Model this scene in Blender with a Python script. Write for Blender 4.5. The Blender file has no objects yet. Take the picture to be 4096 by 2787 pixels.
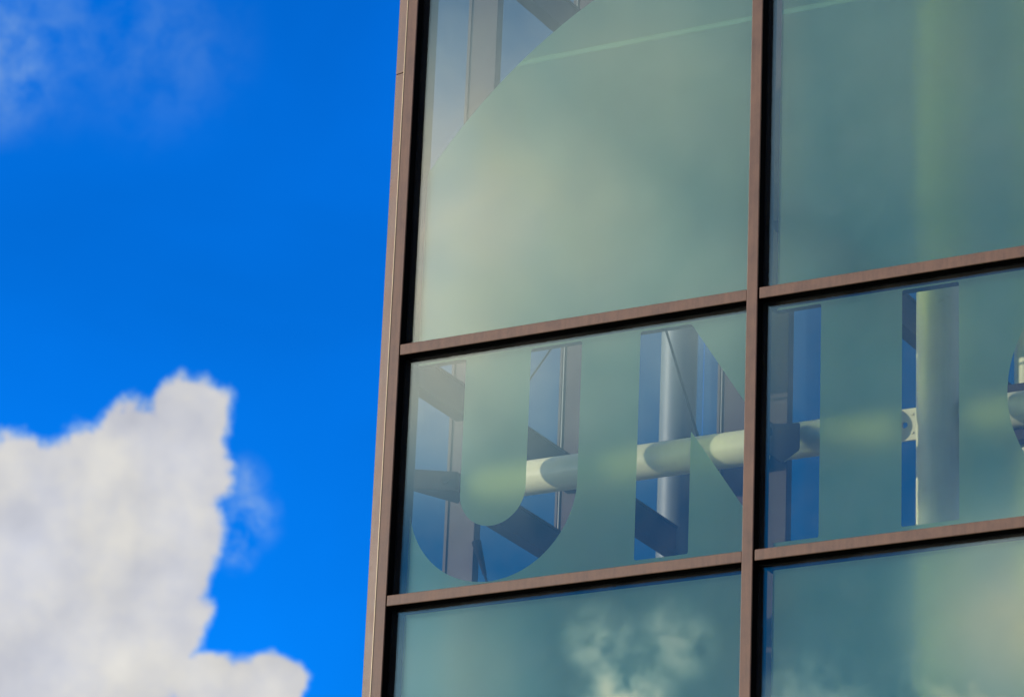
import bpy, bmesh, math, random
from mathutils import Vector, Matrix, geometry

random.seed(4)
SC = bpy.context.scene
COL = SC.collection
R = math.radians
ZO = 9.97                      # height of the upper transom's lower edge above the ground

# ------------------------------------------------------------------ camera
FOCAL = 136.84
cam_d = bpy.data.cameras.new('camera')
cam_d.sensor_fit = 'HORIZONTAL'; cam_d.sensor_width = 36.0; cam_d.lens = FOCAL
cam_d.dof.use_dof = True; cam_d.dof.focus_distance = 23.6; cam_d.dof.aperture_fstop = 4.5
cam_d.clip_start = 0.1; cam_d.clip_end = 3000
cam = bpy.data.objects.new('camera', cam_d); COL.objects.link(cam)
YAW, PIT, ROL = -0.5106174, 0.3644996, 0.0422714
fw = Vector((math.sin(YAW)*math.cos(PIT), math.cos(YAW)*math.cos(PIT), math.sin(PIT)))
rt = Vector((math.cos(YAW), -math.sin(YAW), 0)); up = rt.cross(fw)
r2 = math.cos(ROL)*rt + math.sin(ROL)*up; u2 = -math.sin(ROL)*rt + math.cos(ROL)*up
M = Matrix((r2, u2, -fw)).transposed().to_4x4()
M.translation = Vector((11.41119, -18.96804, -8.36919 + ZO))
cam.matrix_world = M
SC.camera = cam

# ------------------------------------------------------------------ sun
SUN_AZ, SUN_EL = R(48), R(6)                       # left of the facade's outward normal
SUN = Vector((-math.sin(SUN_AZ)*math.cos(SUN_EL), -math.cos(SUN_AZ)*math.cos(SUN_EL), math.sin(SUN_EL)))
sun_d = bpy.data.lights.new('sun', 'SUN'); sun_d.energy = 5.0; sun_d.angle = R(0.53); sun_d.color = (1, 0.91, 0.74)
sun = bpy.data.objects.new('sun', sun_d); COL.objects.link(sun)
sun.rotation_euler = SUN.to_track_quat('Z', 'Y').to_euler(); sun.location = SUN*40

# ------------------------------------------------------------------ world: blue sky with clouds
class NT:
    """small helper to wire shader nodes"""
    def __init__(s, tree): s.t = tree; tree.nodes.clear()
    def n(s, typ, **kw):
        nd = s.t.nodes.new(typ)
        for k, v in kw.items(): setattr(nd, k, v)
        return nd
    def link(s, a, b): s.t.links.new(a, b)
    def _in(s, sock, v):
        if v is None: return
        if isinstance(v, bpy.types.NodeSocket): s.link(v, sock)
        else: sock.default_value = v
    def math(s, op, a, b=None, c=None, clamp=False):
        nd = s.n('ShaderNodeMath', operation=op, use_clamp=clamp)
        for i, v in enumerate((a, b, c)): s._in(nd.inputs[i], v)
        return nd.outputs[0]
    def vmath(s, op, a, b=None):
        nd = s.n('ShaderNodeVectorMath', operation=op)
        s._in(nd.inputs[0], a); s._in(nd.inputs[1], b)
        return nd.outputs['Value'] if op in ('DISTANCE', 'DOT_PRODUCT', 'LENGTH') else nd.outputs['Vector']
    def rng(s, v, a, b, c, d, smooth=False):
        nd = s.n('ShaderNodeMapRange', interpolation_type='SMOOTHSTEP' if smooth else 'LINEAR')
        for i, x in enumerate((v, a, b, c, d)): s._in(nd.inputs[i], x)
        return nd.outputs[0]
    def noise(s, vec, scale, detail=2, rough=0.5, dist=0.0, color=False):
        nd = s.n('ShaderNodeTexNoise'); s._in(nd.inputs['Vector'], vec)
        nd.inputs['Scale'].default_value = scale; nd.inputs['Detail'].default_value = detail
        nd.inputs['Roughness'].default_value = rough; nd.inputs['Distortion'].default_value = dist
        return nd.outputs['Color' if color else 'Fac']
    def mix(s, f, a, b, typ='MIX'):
        nd = s.n('ShaderNodeMix', data_type='RGBA', blend_type=typ)
        s._in(nd.inputs[0], f); s._in(nd.inputs[6], a); s._in(nd.inputs[7], b)
        return nd.outputs[2]
    def shade(s, f, a, b):
        nd = s.n('ShaderNodeMixShader'); s._in(nd.inputs[0], f); s.link(a, nd.inputs[1]); s.link(b, nd.inputs[2])
        return nd.outputs[0]

world = bpy.data.worlds.new('World'); SC.world = world; world.use_nodes = True
W = NT(world.node_tree)
SKY_STRENGTH = 0.15
tc = W.n('ShaderNodeTexCoord'); DIR = tc.outputs['Generated']
sky = W.n('ShaderNodeTexSky', sky_type='NISHITA')
sky.sun_disc = False; sky.sun_elevation = SUN_EL; sky.sun_rotation = math.atan2(SUN.x, SUN.y)
sky.air_density = 1.0; sky.dust_density = 0.3; sky.ozone_density = 3.0; sky.altitude = 100
blue = W.mix(1.0, sky.outputs[0], (0.010, 1.15, 2.95, 1), 'MULTIPLY')
sk_v = W.n('ShaderNodeVectorMath', operation='SCALE'); W.link(blue, sk_v.inputs[0]); W.link(W.rng(W.noise(DIR, 9.0, 4, 0.5, 0.5), 0.3, 0.7, 0.90, 1.10), sk_v.inputs['Scale']); blue = sk_v.outputs[0]

# cumulus banks: directions (unit vectors) with an angular radius and a weight
CLOUDS = [
    # in view
    (-0.56627, 0.76859, 0.29767, 0.0488, 1.00),
    (-0.54839, 0.77852, 0.30525, 0.0398, 1.00),
    (-0.54179, 0.77517, 0.32493, 0.0276, 1.00),
    (-0.52979, 0.77872, 0.33604, 0.0193, 1.00),
    (-0.53198, 0.78084, 0.32753, 0.0193, 0.95),
    (-0.54169, 0.78180, 0.30880, 0.0270, 1.00),
    (-0.56132, 0.78194, 0.27107, 0.0488, 1.00),
    (-0.54408, 0.78822, 0.28757, 0.0270, 1.00),
    (-0.52474, 0.80764, 0.26902, 0.0193, 1.00),
    (-0.52007, 0.80933, 0.27298, 0.0154, 0.95),
    (-0.53267, 0.80220, 0.26968, 0.0193, 0.90),
    (-0.56840, 0.75868, 0.31832, 0.0212, 0.90),
    (-0.53292, 0.78321, 0.32029, 0.0212, 1.00),
    (-0.53479, 0.78632, 0.30936, 0.0212, 1.00),
    (-0.53864, 0.78776, 0.29884, 0.0212, 1.00),
    (-0.55918, 0.76710, 0.31445, 0.0276, 1.00),
    (-0.54939, 0.77083, 0.32248, 0.0212, 1.00),
    # behind the viewer, mirrored in the glass
    (-0.27142, -0.88909, 0.36857, 0.0450, 0.90),
    (-0.56592, -0.77664, 0.27669, 0.0450, 0.90),
]
field = None
for (x, y, z, rad, wt) in CLOUDS:
    d = W.vmath('DISTANCE', DIR, (x, y, z))
    b = W.rng(d, 0.0, rad, wt, 0.0, True)
    field = b if field is None else W.math('MAXIMUM', field, b)
# thin, soft-edged veils
VEILS = [
    (-0.55896, 0.71799, 0.41480, 0.0270, 0.34, 1),
    (-0.54834, 0.71858, 0.42776, 0.0398, 0.14, 1),
    (-0.52371, 0.73943, 0.42304, 0.0334, 0.09, 1),
    (-0.52081, 0.79430, 0.31281, 0.0122, 0.42, 1),
    (-0.52118, 0.79094, 0.32058, 0.0096, 0.42, 1),
    (-0.52398, 0.79557, 0.30416, 0.0077, 0.40, 1),
    (-0.49835, -0.75964, 0.41784, 0.0963, 0.50, 0),
    (-0.47155, -0.79340, 0.38490, 0.0963, 0.85, 0),
    (-0.44910, -0.80580, 0.38601, 0.0835, 0.60, 0),
    (-0.42024, -0.80333, 0.42197, 0.0835, 0.45, 0),
    (-0.47942, -0.80391, 0.35197, 0.0546, 0.62, 0),
    (-0.44040, -0.82643, 0.35079, 0.0450, 0.30, 0),
    (-0.34295, -0.83295, 0.43425, 0.0771, 0.28, 0),
    (-0.41769, -0.83011, 0.36938, 0.0578, 0.35, 0),
    (-0.34786, -0.86139, 0.37014, 0.0514, 0.12, 0),
    (-0.48347, -0.83160, 0.27331, 0.0385, 0.25, 0),
    (-0.44125, -0.85436, 0.27453, 0.0167, 0.90, 1),
    (-0.42857, -0.85687, 0.28653, 0.0141, 0.55, 1),
    (-0.44565, -0.84810, 0.28656, 0.0122, 0.55, 1),
    (-0.34356, -0.89216, 0.29330, 0.0450, 0.80, 0),
    (-0.35525, -0.89560, 0.26777, 0.0417, 0.65, 1),
    (-0.39897, -0.87718, 0.26717, 0.0244, 0.55, 1),
    (-0.35948, -0.88114, 0.30719, 0.0225, 0.30, 1),
]
vfield = {0: None, 1: None}                                         # 0: even haze, 1: broken wisps
for (x, y, z, rad, wt, kind) in VEILS:
    d = W.vmath('DISTANCE', DIR, (x, y, z))
    b = W.rng(d, 0.0, rad, wt, 0.0, True)
    vfield[kind] = b if vfield[kind] is None else W.math('MAXIMUM', vfield[kind], b)
n_big = W.noise(DIR, 5.0, 3, 0.5)
n_mid = W.noise(DIR, 42.0, 9, 0.58, 0.3)
n_fine = W.noise(DIR, 105.0, 6, 0.56, 0.25)
n_soft = W.noise(DIR, 20.0, 5, 0.5, 0.6)
far_field = W.rng(n_big, 0.40, 0.62, 0.0, 0.9, True)              # added clouds out of view, cover raised to whiten the ambient light
near_view = W.math('MAXIMUM', W.vmath('DOT_PRODUCT', DIR, tuple(fw)), W.vmath('DOT_PRODUCT', DIR, (fw.x, -fw.y, fw.z)))
far_field = W.math('MULTIPLY', far_field, W.rng(near_view, 0.93, 0.975, 1.0, 0.0, True))   # gaps between the named banks
bank = W.math('MAXIMUM', field, far_field)
warp = W.math('ADD', W.math('MULTIPLY', W.math('SUBTRACT', n_mid, 0.5), 0.85), W.math('MULTIPLY', W.math('SUBTRACT', n_fine, 0.5), 0.55))
dens = W.math('ADD', bank, warp)
cover = W.rng(dens, 0.26, 0.56, 0.0, 1.0, True)
cover = W.math('MULTIPLY', cover, W.rng(bank, 0.02, 0.20, 0.0, 1.0))
even = W.math('MULTIPLY', vfield[0], W.rng(n_soft, 0.25, 0.75, 0.80, 1.15), clamp=True)
wisp = W.math('MULTIPLY', vfield[1], W.math('ADD', W.rng(n_soft, 0.35, 0.65, 0.15, 0.85), W.rng(n_fine, 0.35, 0.65, -0.50, 0.60)), clamp=True)
cover = W.math('MAXIMUM', cover, W.math('MAXIMUM', even, wisp))
shade_n = W.noise(DIR, 17.0, 6, 0.58, 0.0)
thick = W.rng(dens, 0.35, 1.0, 0.0, 1.0)
lum = W.math('ADD', W.rng(shade_n, 0.3, 0.68, 0.54, 0.71), W.math('MULTIPLY', thick, 0.04))
n_rel = W.noise(DIR, 34.0, 3, 0.5, 0.0)
n_lit = W.noise(W.vmath('ADD', DIR, (-0.0035, 0.0, 0.0055)), 34.0, 3, 0.5, 0.0)
lum = W.math('ADD', lum, W.math('MULTIPLY', W.math('SUBTRACT', n_rel, n_lit), 0.32))       # billows: their upper left sides catch the light
toward = W.vmath('DOT_PRODUCT', DIR, tuple(SUN))
lum = W.math('ADD', W.math('MULTIPLY', lum, W.math('SUBTRACT', 1.0, even)), W.math('MULTIPLY', even, 0.56))     # even haze has no relief
lum = W.math('MULTIPLY', lum, W.rng(toward, 0.78, 0.97, 1.0, 10.5, True))     # clouds glow towards the sun
ctint = W.mix(W.rng(shade_n, 0.40, 0.60, 0.0, 1.0, True), (0.93, 0.96, 1.08, 1), (1.02, 1.0, 0.95, 1))
ctint = W.mix(W.rng(cover, 0.0, 0.9, 0.0, 1.0), (0.55, 1.02, 1.22, 1), ctint)          # thin cloud takes on the blue behind it
cl = W.n('ShaderNodeVectorMath', operation='SCALE'); W.link(ctint, cl.inputs[0]); W.link(W.math('MULTIPLY', lum, 1.0/SKY_STRENGTH), cl.inputs['Scale'])
final = W.mix(cover, blue, cl.outputs[0])
bg = W.n('ShaderNodeBackground'); bg.inputs['Strength'].default_value = SKY_STRENGTH
W.link(final, bg.inputs['Color'])
wo = W.n('ShaderNodeOutputWorld'); W.link(bg.outputs[0], wo.inputs['Surface'])
world.cycles.sampling_method = 'MANUAL'; world.cycles.sample_map_resolution = 1024

SC.view_settings.view_transform = 'Standard'; SC.view_settings.look = 'None'
SC.view_settings.exposure = 0.0; SC.view_settings.gamma = 1.0; SC.view_settings.use_curve_mapping = False
SC.render.engine = 'CYCLES'
SC.cycles.use_denoising = True
SC.cycles.max_bounces = 12; SC.cycles.transparent_max_bounces = 32; SC.cycles.transmission_bounces = 10
SC.cycles.sample_clamp_indirect = 0.0

# ------------------------------------------------------------------ materials
def mat(name):
    m = bpy.data.materials.new(name); m.use_nodes = True
    return m, NT(m.node_tree)

def out(T, sh, disp=None):
    o = T.n('ShaderNodeOutputMaterial'); T.link(sh, o.inputs['Surface'])

def painted(name, col, rough=0.5, metal=0.0, var=0.12, scale=9.0, fine=160.0, spec=0.5, bump=0.15, streak=True):
    """paint or anodised metal: base colour with mottling, vertical streaks and fine grain"""
    m, T = mat(name)
    g = T.n('ShaderNodeNewGeometry').outputs['Position']
    n1 = T.noise(g, scale, 5, 0.6)
    n2 = T.noise(g, fine, 3, 0.6)
    v = T.math('ADD', T.rng(n1, 0.25, 0.75, -var, var), T.rng(n2, 0.3, 0.7, -var*0.5, var*0.5))
    if streak:
        st = T.vmath('MULTIPLY', g, (1, 1, 0.06))
        v = T.math('ADD', v, T.rng(T.noise(st, 38.0, 3, 0.5), 0.3, 0.7, -var*0.6, var*0.6))
    sc = T.n('ShaderNodeVectorMath', operation='SCALE'); sc.inputs[0].default_value = col
    T.link(T.math('ADD', v, 1.0), sc.inputs['Scale'])
    p = T.n('ShaderNodeBsdfPrincipled')
    T.link(sc.outputs[0], p.inputs['Base Color'])
    T.link(T.rng(n1, 0.2, 0.8, rough-0.08, rough+0.1), p.inputs['Roughness'])
    p.inputs['Metallic'].default_value = metal
    p.inputs['Specular IOR Level'].default_value = spec
    if bump:
        b = T.n('ShaderNodeBump'); b.inputs['Strength'].default_value = bump; b.inputs['Distance'].default_value = 0.002
        T.link(n2, b.inputs['Height']); T.link(b.outputs[0], p.inputs['Normal'])
    out(T, p.outputs[0])
    return m

M_CAP = painted('bronze_anodised', (0.098, 0.049, 0.028), 0.5, 0.0, 0.22, 7.0, 130.0, 0.28)
M_FOLD_HIGHLIGHT = painted('bronze_fold_highlight', (0.34, 0.24, 0.12), 0.35, 0.1, 0.15, 9.0, 130.0, 0.5)  # lighter bronze, a highlight put into the colour of the corner fold
M_GASK = painted('black_rubber', (0.0012, 0.0012, 0.0013), 0.9, 0, 0.1, 9, 90, 0.02, 0.0)
M_INNER = painted('dark_inner_frame', (0.012, 0.010, 0.010), 0.9, 0, 0.12, 9, 120, 0.02)
M_CREAM = painted('cream_steel_paint', (0.56, 0.53, 0.33), 0.32, 0, 0.06, 5, 150, 0.45, 0.10)
M_PALE = painted('pale_grey_steel_paint', (0.075, 0.088, 0.080), 0.45, 0, 0.06, 5, 150, 0.4, 0.10)
M_BROWN = painted('brown_steel_paint', (0.030, 0.017, 0.011), 0.6, 0, 0.12, 6, 140, 0.25)
M_POST = painted('taupe_post_paint', (0.034, 0.021, 0.013), 0.55, 0, 0.10, 6, 140, 0.3)
M_ALU = painted('bare_aluminium', (0.13, 0.12, 0.09), 0.4, 0.5, 0.08, 6, 140, 0.5)
M_ROD = painted('dark_rod_steel', (0.008, 0.006, 0.006), 0.8, 0.0, 0.1, 12, 200, 0.03)
M_PAVE = painted('stone_paving', (0.24, 0.23, 0.21), 0.8, 0, 0.2, 0.8, 14, 0.2, 0.2, False)

def glass(name, tint, f0):
    m, T = mat(name)
    lw = T.n('ShaderNodeLayerWeight'); lw.inputs['Blend'].default_value = 0.5
    fr = T.math('POWER', lw.outputs['Facing'], 5.0)
    g = T.n('ShaderNodeNewGeometry').outputs['Position']
    f = T.math('ADD', T.math('MULTIPLY', fr, 0.93), f0)
    tr = T.n('ShaderNodeBsdfTransparent'); tr.inputs['Color'].default_value = tint
    gl = T.n('ShaderNodeBsdfGlossy'); gl.inputs['Roughness'].default_value = 0.0; gl.inputs['Color'].default_value = (1.0, 0.90, 0.66, 1)
    b = T.n('ShaderNodeBump'); b.inputs['Strength'].default_value = 0.10; b.inputs['Distance'].default_value = 0.004
    T.link(T.noise(g, 1.3, 2, 0.4), b.inputs['Height']); T.link(b.outputs[0], gl.inputs['Normal'])
    gd = T.n('ShaderNodeBsdfDiffuse'); gd.inputs['Color'].default_value = (0.5, 0.47, 0.42, 1)     # light dust
    sh = T.shade(f, tr.outputs[0], gl.outputs[0])
    dust = T.math('MULTIPLY', T.rng(T.noise(g, 5.0, 5, 0.6), 0.3, 0.8, 0.2, 1.0), 0.018)
    sh = T.shade(dust, sh, gd.outputs[0])
    out(T, sh)
    return m
M_GLASS = glass('coated_glass', (0.875, 0.89, 0.885, 1), 0.060)
M_GREY = glass('grey_tinted_glass', (0.58, 0.56, 0.45, 1), 0.02)

def film(name, k=1.0):
    m, T = mat(name)
    g = T.n('ShaderNodeNewGeometry').outputs['Position']
    n = T.rng(T.noise(g, 2.2, 4, 0.55), 0.25, 0.75, 0.94, 1.06)
    def tint(c):
        s = T.n('ShaderNodeVectorMath', operation='SCALE'); s.inputs[0].default_value = c; T.link(n, s.inputs['Scale']); return s.outputs[0]
    rf = T.n('ShaderNodeBsdfRefraction'); rf.inputs['IOR'].default_value = 1.125; rf.inputs['Roughness'].default_value = 0.85
    T.link(tint((0.70, 0.84, 0.36)), rf.inputs['Color'])
    df = T.n('ShaderNodeBsdfDiffuse'); T.link(tint((0.185, 0.33, 0.205)), df.inputs['Color'])
    tl = T.n('ShaderNodeBsdfTranslucent'); T.link(tint((0.185, 0.33, 0.205)), tl.inputs['Color'])
    a = T.shade(0.35, df.outputs[0], tl.outputs[0])
    sh = T.shade(min(0.46*k, 1.0), rf.outputs[0], a)
    out(T, sh)
    return m
M_FILM = film('frosted_film')
M_SEAM = film('frosted_film_overlap', 1.9)

# ------------------------------------------------------------------ mesh helpers
def tag(o, label=None, cat=None, group=None, kind=None):
    if label: o['label'] = label
    if cat: o['category'] = cat
    if group: o['group'] = group
    if kind: o['kind'] = kind
    return o

def wpos(o):
    p = Vector((0, 0, 0))
    while o is not None: p = p + o.location; o = o.parent
    return p

def empty(name, loc):
    o = bpy.data.objects.new(name, None); o.empty_display_size = 0.2
    o.location = Vector((loc[0], loc[1], loc[2] + ZO)); COL.objects.link(o)
    return o

def build(name, bm, m, parent=None, smooth=False):
    """bm holds facade coordinates (z=0 at the upper transom); the origin goes to the mesh's centre"""
    me = bpy.data.meshes.new(name)
    bmesh.ops.recalc_face_normals(bm, faces=bm.faces)
    pts = [v.co for v in bm.verts]
    c = Vector([(min(p[i] for p in pts) + max(p[i] for p in pts))/2 for i in range(3)])
    if parent is None: c.z = min(p.z for p in pts)
    for v in bm.verts: v.co = v.co - c
    bm.to_mesh(me); bm.free()
    if smooth:
        for f in me.polygons: f.use_smooth = True
    me.materials.append(m)
    o = bpy.data.objects.new(name, me); COL.objects.link(o)
    o.location = c + Vector((0, 0, ZO))
    if parent is not None:
        o.location = o.location - wpos(parent); o.parent = parent
    return o

def box(x0, x1, y0, y1, z0, z1, bev=0.0, bm=None):
    b = bmesh.new() if bm is None else bm
    r = bmesh.ops.create_cube(b, size=1.0)
    for v in r['verts']:
        v.co = Vector(((x0+x1)/2 + v.co.x*(x1-x0), (y0+y1)/2 + v.co.y*(y1-y0), (z0+z1)/2 + v.co.z*(z1-z0)))
    if bev:
        es = list({e for v in r['verts'] for e in v.link_edges})
        bmesh.ops.bevel(b, geom=es, offset=bev, segments=2, affect='EDGES', profile=0.5)
    return b

def prism(poly, a0, a1, axis='z', bev=0.0):
    """extrude a 2D outline: axis z -> (x,y), axis x -> (y,z), axis y -> (x,z)"""
    b = bmesh.new()
    def P(u, v, w): return {'z': (u, v, w), 'x': (w, u, v), 'y': (u, w, v)}[axis]
    lo = [b.verts.new(P(u, v, a0)) for u, v in poly]; hi = [b.verts.new(P(u, v, a1)) for u, v in poly]
    n = len(poly)
    b.faces.new(lo); b.faces.new(hi)
    for i in range(n): b.faces.new((lo[i], lo[(i+1) % n], hi[(i+1) % n], hi[i]))
    bmesh.ops.recalc_face_normals(b, faces=b.faces)
    if bev: bmesh.ops.bevel(b, geom=list(b.edges), offset=bev, segments=2, affect='EDGES', profile=0.5)
    return b

def rod(p, q, r0, r1=None, seg=16, bm=None):
    b = bmesh.new() if bm is None else bm
    p, q = Vector(p), Vector(q); r1 = r0 if r1 is None else r1
    d = (q-p).normalized(); a = d.orthogonal().normalized(); c = d.cross(a)
    ring = []
    for pt, r in ((p, r0), (q, r1)):
        ring.append([b.verts.new(pt + (a*math.cos(t) + c*math.sin(t))*r) for t in [2*math.pi*i/seg for i in range(seg)]])
    for i in range(seg): b.faces.new((ring[0][i], ring[0][(i+1) % seg], ring[1][(i+1) % seg], ring[1][i]))
    for rg in ring: b.faces.new([b.verts.new(v.co) for v in rg])          # caps keep their own vertices so the sides shade as a true cylinder
    return b

def smooth_sides(o):
    for f in o.data.polygons: f.use_smooth = len(f.vertices) == 4
    return o

def arc(cx, cz, r, t0, t1, n):
    return [(cx + r*math.cos(R(t0 + (t1-t0)*i/n)), cz + r*math.sin(R(t0 + (t1-t0)*i/n))) for i in range(n+1)]

def rounded(poly, r, n=4):
    """round every corner of an outline"""
    res = []
    m = len(poly)
    for i in range(m):
        p, a, b = Vector(poly[i]), Vector(poly[i-1]), Vector(poly[(i+1) % m])
        da, db = (a-p), (b-p); k = min(r, da.length*0.45, db.length*0.45)
        s, e = p + da.normalized()*k, p + db.normalized()*k
        for j in range(n+1):
            t = j/n
            res.append(tuple(s*(1-t)**2 + p*2*t*(1-t) + e*t*t))
    return res

def inside(pt, poly):
    x, y = pt; c = False; n = len(poly)
    for i in range(n):
        x1, y1 = poly[i]; x2, y2 = poly[i-1]
        if (y1 > y) != (y2 > y) and x < (x2-x1)*(y-y1)/(y2-y1) + x1: c = not c
    return c

def sheet(loops, test, y, thick=0.0):
    """triangulate crossing outlines in the x-z plane and keep what the test accepts"""
    vs, es = [], []
    for L in loops:
        k = len(vs); vs += [Vector(p) for p in L]; es += [(k+i, k+(i+1) % len(L)) for i in range(len(L))]
    ov, oe, of, *_ = geometry.delaunay_2d_cdt(vs, es, [], 0, 1e-6)
    b = bmesh.new(); bv = [b.verts.new((v.x, y, v.y)) for v in ov]
    for f in of:
        c = sum((ov[i] for i in f), Vector((0, 0)))/len(f)
        if test((c.x, c.y)):
            try: b.faces.new([bv[i] for i in f])
            except ValueError: pass
    bmesh.ops.delete(b, geom=[v for v in b.verts if not v.link_faces], context='VERTS')
    if thick:
        r = bmesh.ops.extrude_face_region(b, geom=list(b.faces))
        for g in r['geom']:
            if isinstance(g, bmesh.types.BMVert): g.co.y += thick
    return b

# ------------------------------------------------------------------ ground
g = build('pavement', box(-60, 60, -60, 60, -0.3-ZO, -ZO), M_PAVE)
tag(g, kind='structure')

# ------------------------------------------------------------------ the glass facade
PITCH, MW = 2.4, 0.0696                     # bay width, width of a mullion cap
NB = 3
LEV = [(3.186, 3.255), (0.0, 0.069), (-1.5929, -1.5266), (-4.779, -4.710), (-6.372, -6.303), (-9.97, -9.89)]   # transoms (lower, upper edge)
TOP, BOT = LEV[0][1], -ZO
YG, TG = 0.078, 0.010                       # front of the glass, its thickness

fac = empty('glass_facade', (0, 0, -ZO))
tag(fac, 'bronze framed glass curtain wall with a frosted disc and clear letters', 'facade')

# corner post: flat front cover with a folded-back side and an added lighter bead as the fold's highlight
cp = build('corner_post', prism([(-0.132, 0.034), (-0.012, 0.022), (-0.012, 0.076), (-0.132, 0.076)], BOT, TOP), M_INNER, fac)
JZ = 1.905
build('cover_plate', prism([(0.0, 0.0), (-0.0700, 0.0), (-0.0700, 0.012), (0.0, 0.012)], BOT, TOP, 'z', 0.0022), M_CAP, cp)
for z0, z1 in ((BOT, JZ-0.005), (JZ, TOP)):
    build('side_plate', prism([(-0.0705, 0.0), (-0.1385, 0.014), (-0.1385, 0.030), (-0.0705, 0.012)], z0, z1, 'z', 0.0018), M_CAP, cp)
smooth_sides(build('highlight_bead', rod((-0.0703, 0.0022, BOT), (-0.0703, 0.0010, TOP), 0.0050, seg=12), M_FOLD_HIGHLIGHT, cp))
build('gasket', box(-0.11, -0.001, 0.0125, YG-0.0005, BOT, TOP), M_GASK, cp)
build('inner_box', box(-0.10, -0.0, YG+TG+0.004, 0.26, BOT, TOP), M_INNER, cp)

def mullion(x1):
    x0 = x1 - MW
    m = build('mullion', box(x0, x1, 0.0, 0.012, BOT, TOP, 0.0042), M_CAP, fac)
    build('gasket', box(x0+0.001, x1-0.001, 0.0125, YG-0.0005, BOT, TOP), M_GASK, m)
    build('inner_box', box(x0+0.004, x1, YG+TG+0.004, 0.20, BOT, TOP), M_INNER, m)
for i in range(1, NB+1): mullion(PITCH*i)

for j, (z0, z1) in enumerate(LEV):
    for i in range(NB):
        xa, xb = PITCH*i + (0.004 if i == 0 else 0.010), PITCH*(i+1) - MW - 0.0008
        t = build('transom', box(xa, xb, 0.004, 0.016, z0, z1, 0.0042), M_CAP, fac)
        build('gasket', box(PITCH*i+0.0005, xb, 0.0165, YG-0.001, z0+0.0006, z1-0.001), M_GASK, t)
        build('inner_box', box(PITCH*i+0.0006, xb, YG+TG+0.0045, 0.27, z0, z1-0.004), M_INNER, t)

# the film: one big frosted disc with the lettering left clear
DISC = arc(2.815, -0.797, 3.3915, 0, 360, 220)[:-1]
LT, LB, ST = -0.056, -1.472, 0.345
U_OUT = [(0.078, LT)] + arc(0.645, -0.920, 0.567, 180, 360, 64) + [(1.212, LT)]
U_IN = [(0.867, LT)] + arc(0.645, -0.920, 0.2220, 360, 180, 48) + [(0.423, LT)]
LET_U = rounded([(0.078, LT), (0.423, LT)], 0)[:0] + [(0.066, LT)] + arc(0.645, -0.920, 0.567, 180, 360, 64) + [(1.212, LT-0.014), (1.208, LT-0.004), (1.198, LT), (0.881, LT), (0.871, LT-0.004), (0.867, LT-0.014)] + arc(0.645, -0.920, 0.2220, 360, 180, 48) + [(0.423, LT-0.014), (0.419, LT-0.004), (0.409, LT)]
LET_N = rounded([(1.600, LT), (1.934, LT), (2.420, -0.790), (2.420, LT), (2.766, LT), (2.766, LB), (2.457, LB), (1.947, -0.725), (1.947, LB), (1.600, LB)], 0.016)
LET_I = rounded([(3.270, LT+0.004), (3.617, LT+0.004), (3.617, LB), (3.270, LB)], 0.014)
RING_O = arc(4.630, -0.765, 0.724, 0, 360, 120)[:-1]
RING_I = arc(4.630, -0.765, 0.380, 0, 360, 80)[:-1]

def in_letter(p):
    if inside(p, LET_U) or inside(p, LET_N) or inside(p, LET_I): return True
    d = math.hypot(p[0]-4.630, p[1]+0.765)
    return 0.380 < d < 0.724

def bbox_hit(poly, x0, x1, z0, z1):
    xs = [p[0] for p in poly]; zs = [p[1] for p in poly]
    return max(xs) > x0 and min(xs) < x1 and max(zs) > z0 and min(zs) < z1

SEAM_Z = 1.855
PANE_LABEL = {(0, 0): 'pane with the curved edge of the frosted disc and a clear corner', (1, 0): 'pane with a clear U and the first half of an N in the frosting', (1, 1): 'pane with the end of the N, a clear I and part of a round letter'}
for j in range(len(LEV)-1):
    zt, zb = LEV[j][0], LEV[j+1][1]
    for i in range(NB):
        xa, xb = PITCH*i, PITCH*(i+1) - MW
        pane = build('glass_pane', box(xa-0.012, xb+0.012, YG, YG+TG, zb-0.012, zt+0.012), M_GLASS, fac)
        if (j, i) in PANE_LABEL: pane['label'] = PANE_LABEL[(j, i)]
        x0, x1, z0, z1 = xa+0.086, xb-0.028, zb+0.012, zt-0.042
        rect = rounded([(x0, z0), (x1, z0), (x1, z1), (x0, z1)], 0.012)
        loops = [rect] + [L for L in (DISC, LET_U, LET_N, LET_I, RING_O, RING_I) if bbox_hit(L, x0, x1, z0, z1)]
        bm = sheet(loops, lambda p: inside(p, rect) and math.hypot(p[0]-2.815, p[1]+0.797) < 3.3915 and not in_letter(p), 0.0900)
        if not bm.faces: bm.free(); continue
        build('frosted_film', bm, M_FILM, pane)
        if z0 < SEAM_Z < z1:
            sr = [(x0, SEAM_Z-0.0165), (x1, SEAM_Z-0.0165), (x1, SEAM_Z+0.0165), (x0, SEAM_Z+0.0165)]
            bm = sheet([sr, DISC], lambda p: inside(p, sr) and math.hypot(p[0]-2.815, p[1]+0.797) < 3.3915, 0.0889)
            build('film_overlap', bm, M_SEAM, pane)

# ------------------------------------------------------------------ added rear glass wall, dims the sky seen through the letters
rear = empty('sky_dimming_glass', (1.2, 4.6, -ZO)); tag(rear, 'grey tinted glass wall added far behind the steelwork to dim the sky', 'glass wall', kind='thing')
for i in range(4):
    build('glass_pane', box(-2.60 + 2.4*i, -0.208 + 2.4*i, 4.60, 4.612, -ZO, 5.2), M_GREY, rear)

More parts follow.
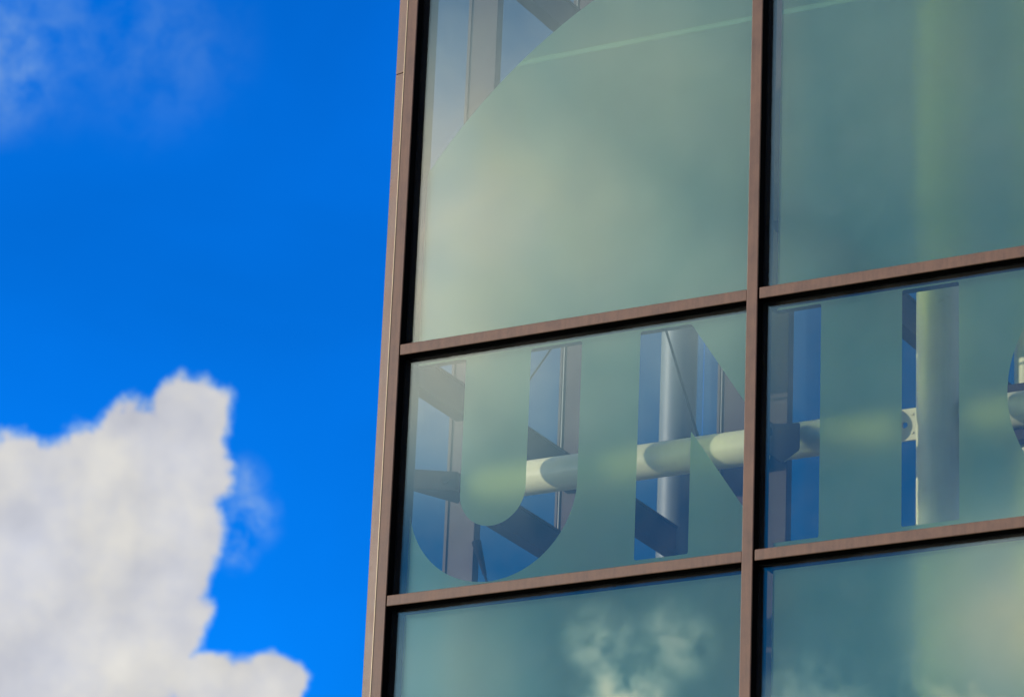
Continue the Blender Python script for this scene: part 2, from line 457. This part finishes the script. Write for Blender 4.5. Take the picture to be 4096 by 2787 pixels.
# ------------------------------------------------------------------ steelwork behind the glass
CBOT, CTOP = -ZO, 4.4
def column(x, y, r, m, label, extra=None):
    c = empty('round_column', (x, y, -ZO)); tag(c, label, 'column', 'round steel columns behind the glass', 'thing')
    smooth_sides(build('shaft', rod((x, y, CBOT+0.03), (x, y, CTOP), r, seg=64), m, c))
    build('base_plate', box(x-r*1.7, x+r*1.7, y-r*1.7, y+r*1.7, CBOT, CBOT+0.03, 0.004), m, c)
    return c
col_i = column(3.151, 0.95, 0.145, M_CREAM, 'thick cream round column seen through the clear letter I')
col_q = column(3.634, 1.165, 0.100, M_CREAM, 'bright cream round column behind the round letter after the I')
col_n = column(-0.20, 4.20, 0.130, M_PALE, 'pale grey round column far back behind the first stem of the N')

# added dark saddle standing in for the shadow bands around the tube
TZ, TY, TR = -0.537, 0.95, 0.108
build('shadow_saddle', box(3.47, 3.80, TY+0.02, 1.060, TZ-0.175, TZ+0.175, 0.006), M_BROWN, col_q)

def post(x0, x1, y0, y1, m, label, strip=None):
    c = empty('steel_post', ((x0+x1)/2, (y0+y1)/2, -ZO)); tag(c, label, 'post', 'flat brown posts behind the glass', 'thing')
    build('shaft', box(x0, x1, y0, y1, CBOT, CTOP, 0.004), m, c)
    if strip:
        for nm, a, b, ya, yb, mm in strip: build(nm, box(a, b, ya, yb, CBOT, CTOP, 0.001), mm, c)
    return c
p1 = post(-0.240, -0.030, 1.075, 1.150, M_POST, 'wide taupe post standing behind the U stroke nearest the corner post')
build('edge_angle', box(-0.2435, -0.2225, 1.066, 1.0745, CBOT, CTOP, 0.001), M_POST, p1)
p2 = post(1.930, 2.105, 1.075, 1.150, M_POST, 'taupe post beside the centre mullion, behind the N stem nearest the I')
st = lambda x: [('edge_channel', x-0.052, x-0.034, 2.600, 2.640, M_POST), ('glazing_bead', x-0.0195, x-0.0105, 2.585, 2.625, M_ALU), ('seal', x-0.034, x-0.0215, 2.61, 2.64, M_INNER)]
p3 = post(-0.243, -0.03, 2.595, 2.68, M_BROWN, 'dark brown post with a thin aluminium bead behind the U stroke nearest the N', st(-0.243))
p4 = post(0.940, 1.16, 2.595, 2.68, M_BROWN, 'dark brown post with a thin aluminium bead behind the diagonal of the N', st(0.940))

def tube(xa, xb, label):
    c = empty('steel_tube', ((xa+xb)/2, TY, TZ)); tag(c, label, 'tube', 'horizontal steel tubes')
    smooth_sides(build('pipe', rod((xa, TY, TZ), (xb, TY, TZ), TR, seg=64), M_CREAM, c))
    return c
def gusset(par, xa, xb):
    h = 0.099
    out_ = [(xa, TZ-h), (xb, TZ-h), (xb, TZ+h), (xa, TZ+h)]
    hole = arc(xa+0.055, TZ+0.0, 0.020, 0, 360, 20)[:-1]
    build('gusset_plate', sheet([out_, hole], lambda p: inside(p, out_) and not inside(p, hole), TY-0.012, 0.014), M_CREAM, par)
    for dz in (-0.055, 0.06):
        b = build('bolt', rod((xa+0.105, TY-0.020, TZ+dz), (xa+0.105, TY-0.0125, TZ+dz), 0.009, seg=6), M_CREAM, par)

t1 = tube(0.03, 1.985, 'cream horizontal tube running behind the letters U and N')
t2 = tube(2.130, 2.870, 'cream horizontal tube between the N and the letter I')
gusset(t2, 2.8705, 3.017)
build('cleat', box(2.996, 3.0165, 0.9525, 0.985, TZ-0.099, TZ+0.099, 0.002), M_CREAM, t2)
t3 = tube(3.3065, 5.60, 'cream horizontal tube crossing the round letter after the I')
for (t, x) in ((t1, 1.985), (t2, 2.112)):
    smooth_sides(build('end_cap', rod((x, TY, TZ), (x+0.018, TY, TZ), TR+0.006, seg=48), M_CREAM, t))

# bracket plate tying the centre mullion back to the tube
bk = build('bracket_plate', prism(rounded([(0.136, -0.605), (0.34, -0.610), (0.47, -0.600), (0.84, -0.470), (0.84, -0.640), (0.60, -0.800), (0.136, -0.800)], 0.02), 2.285, 2.297, 'x'), M_POST)
tag(bk, 'small drilled bracket plate between the centre mullion and the tube', 'bracket')
smooth_sides(build('pin', rod((2.2975, 0.42, -0.665), (2.302, 0.42, -0.665), 0.026, seg=20), M_INNER, bk))
ck = build('corner_bracket', prism([(-0.315, 0.70), (-0.30, 0.68), (-0.04, 0.845), (-0.04, 0.93), (-0.15, 1.07)], -0.600, -0.470, 'z', 0.006), M_BROWN)
tag(ck, 'brown bracket arm between the corner post and the U', 'bracket')
smooth_sides(build('bolt', rod((-0.10, 0.80, -0.54), (-0.085, 0.775, -0.54), 0.022, seg=16), M_INNER, ck))

def beam(x, y0, y1, zt, zb, label, w=0.10, fl=0.016):
    c = empty('cross_beam', (x, (y0+y1)/2, zb)); tag(c, label, 'beam', 'brown beams running back from the glass', 'thing')
    build('top_flange', box(x-w, x, y0, y1, zt-fl, zt), M_BROWN, c)
    build('bottom_flange', box(x-w, x, y0, y1, zb, zb+fl), M_BROWN, c)
    build('web', box(x-w+0.012, x-0.012, y0+0.002, y1-0.002, zb+fl+0.0005, zt-fl-0.0005), M_BROWN, c)
    return c
beam(-0.10, 0.14, 4.05, 0.172, -0.040, 'long brown beam slanting from the top of the U to the foot of the N')
beam(-0.10, 1.152, 4.05, -0.389, -0.598, 'short brown beam crossing the lower right curve of the U')
beam(-0.10, 0.30, 4.05, 3.390, 3.150, 'brown beam in the clear corner above the frosted disc')
beam(2.400, 0.30, 4.05, 0.850, 0.610, 'dark brown beam beside the round column in the letter I')

def brace(p, q, r, label, sleeve=None):
    o = smooth_sides(build('brace_rod', rod(p, q, r, seg=14), M_ROD)); tag(o, label, 'rod', 'thin bracing rods')
    if sleeve:
        a, b, ra, rb = sleeve
        smooth_sides(build('turnbuckle', rod(a, b, ra, rb, seg=18), M_ROD, o))
    return o
def along(p, q, t): return tuple(Vector(p) + (Vector(q)-Vector(p))*t)
a, b = (1.310, 1.0, 0.318), (1.542, 1.0, -0.397)
brace(along(a, b, -1.6), along(a, b, 1.04), 0.0075, 'thin dark rod slanting across the stem of the N nearest the U')
a, b = (0.214, 1.6, 0.627), (0.032, 1.6, 0.393)
brace(along(a, b, -3), along(a, b, 2.2), 0.0065, 'thin brown rod slanting across the top of the U stroke nearest the N')
a, b = (0.030, 1.0, -0.890), (0.120, 1.0, -1.170)
brace(a, along(a, b, 4), 0.0075, 'dark rod with a thick tapered end below the U', (a, along(a, b, 0.80), 0.030, 0.012))
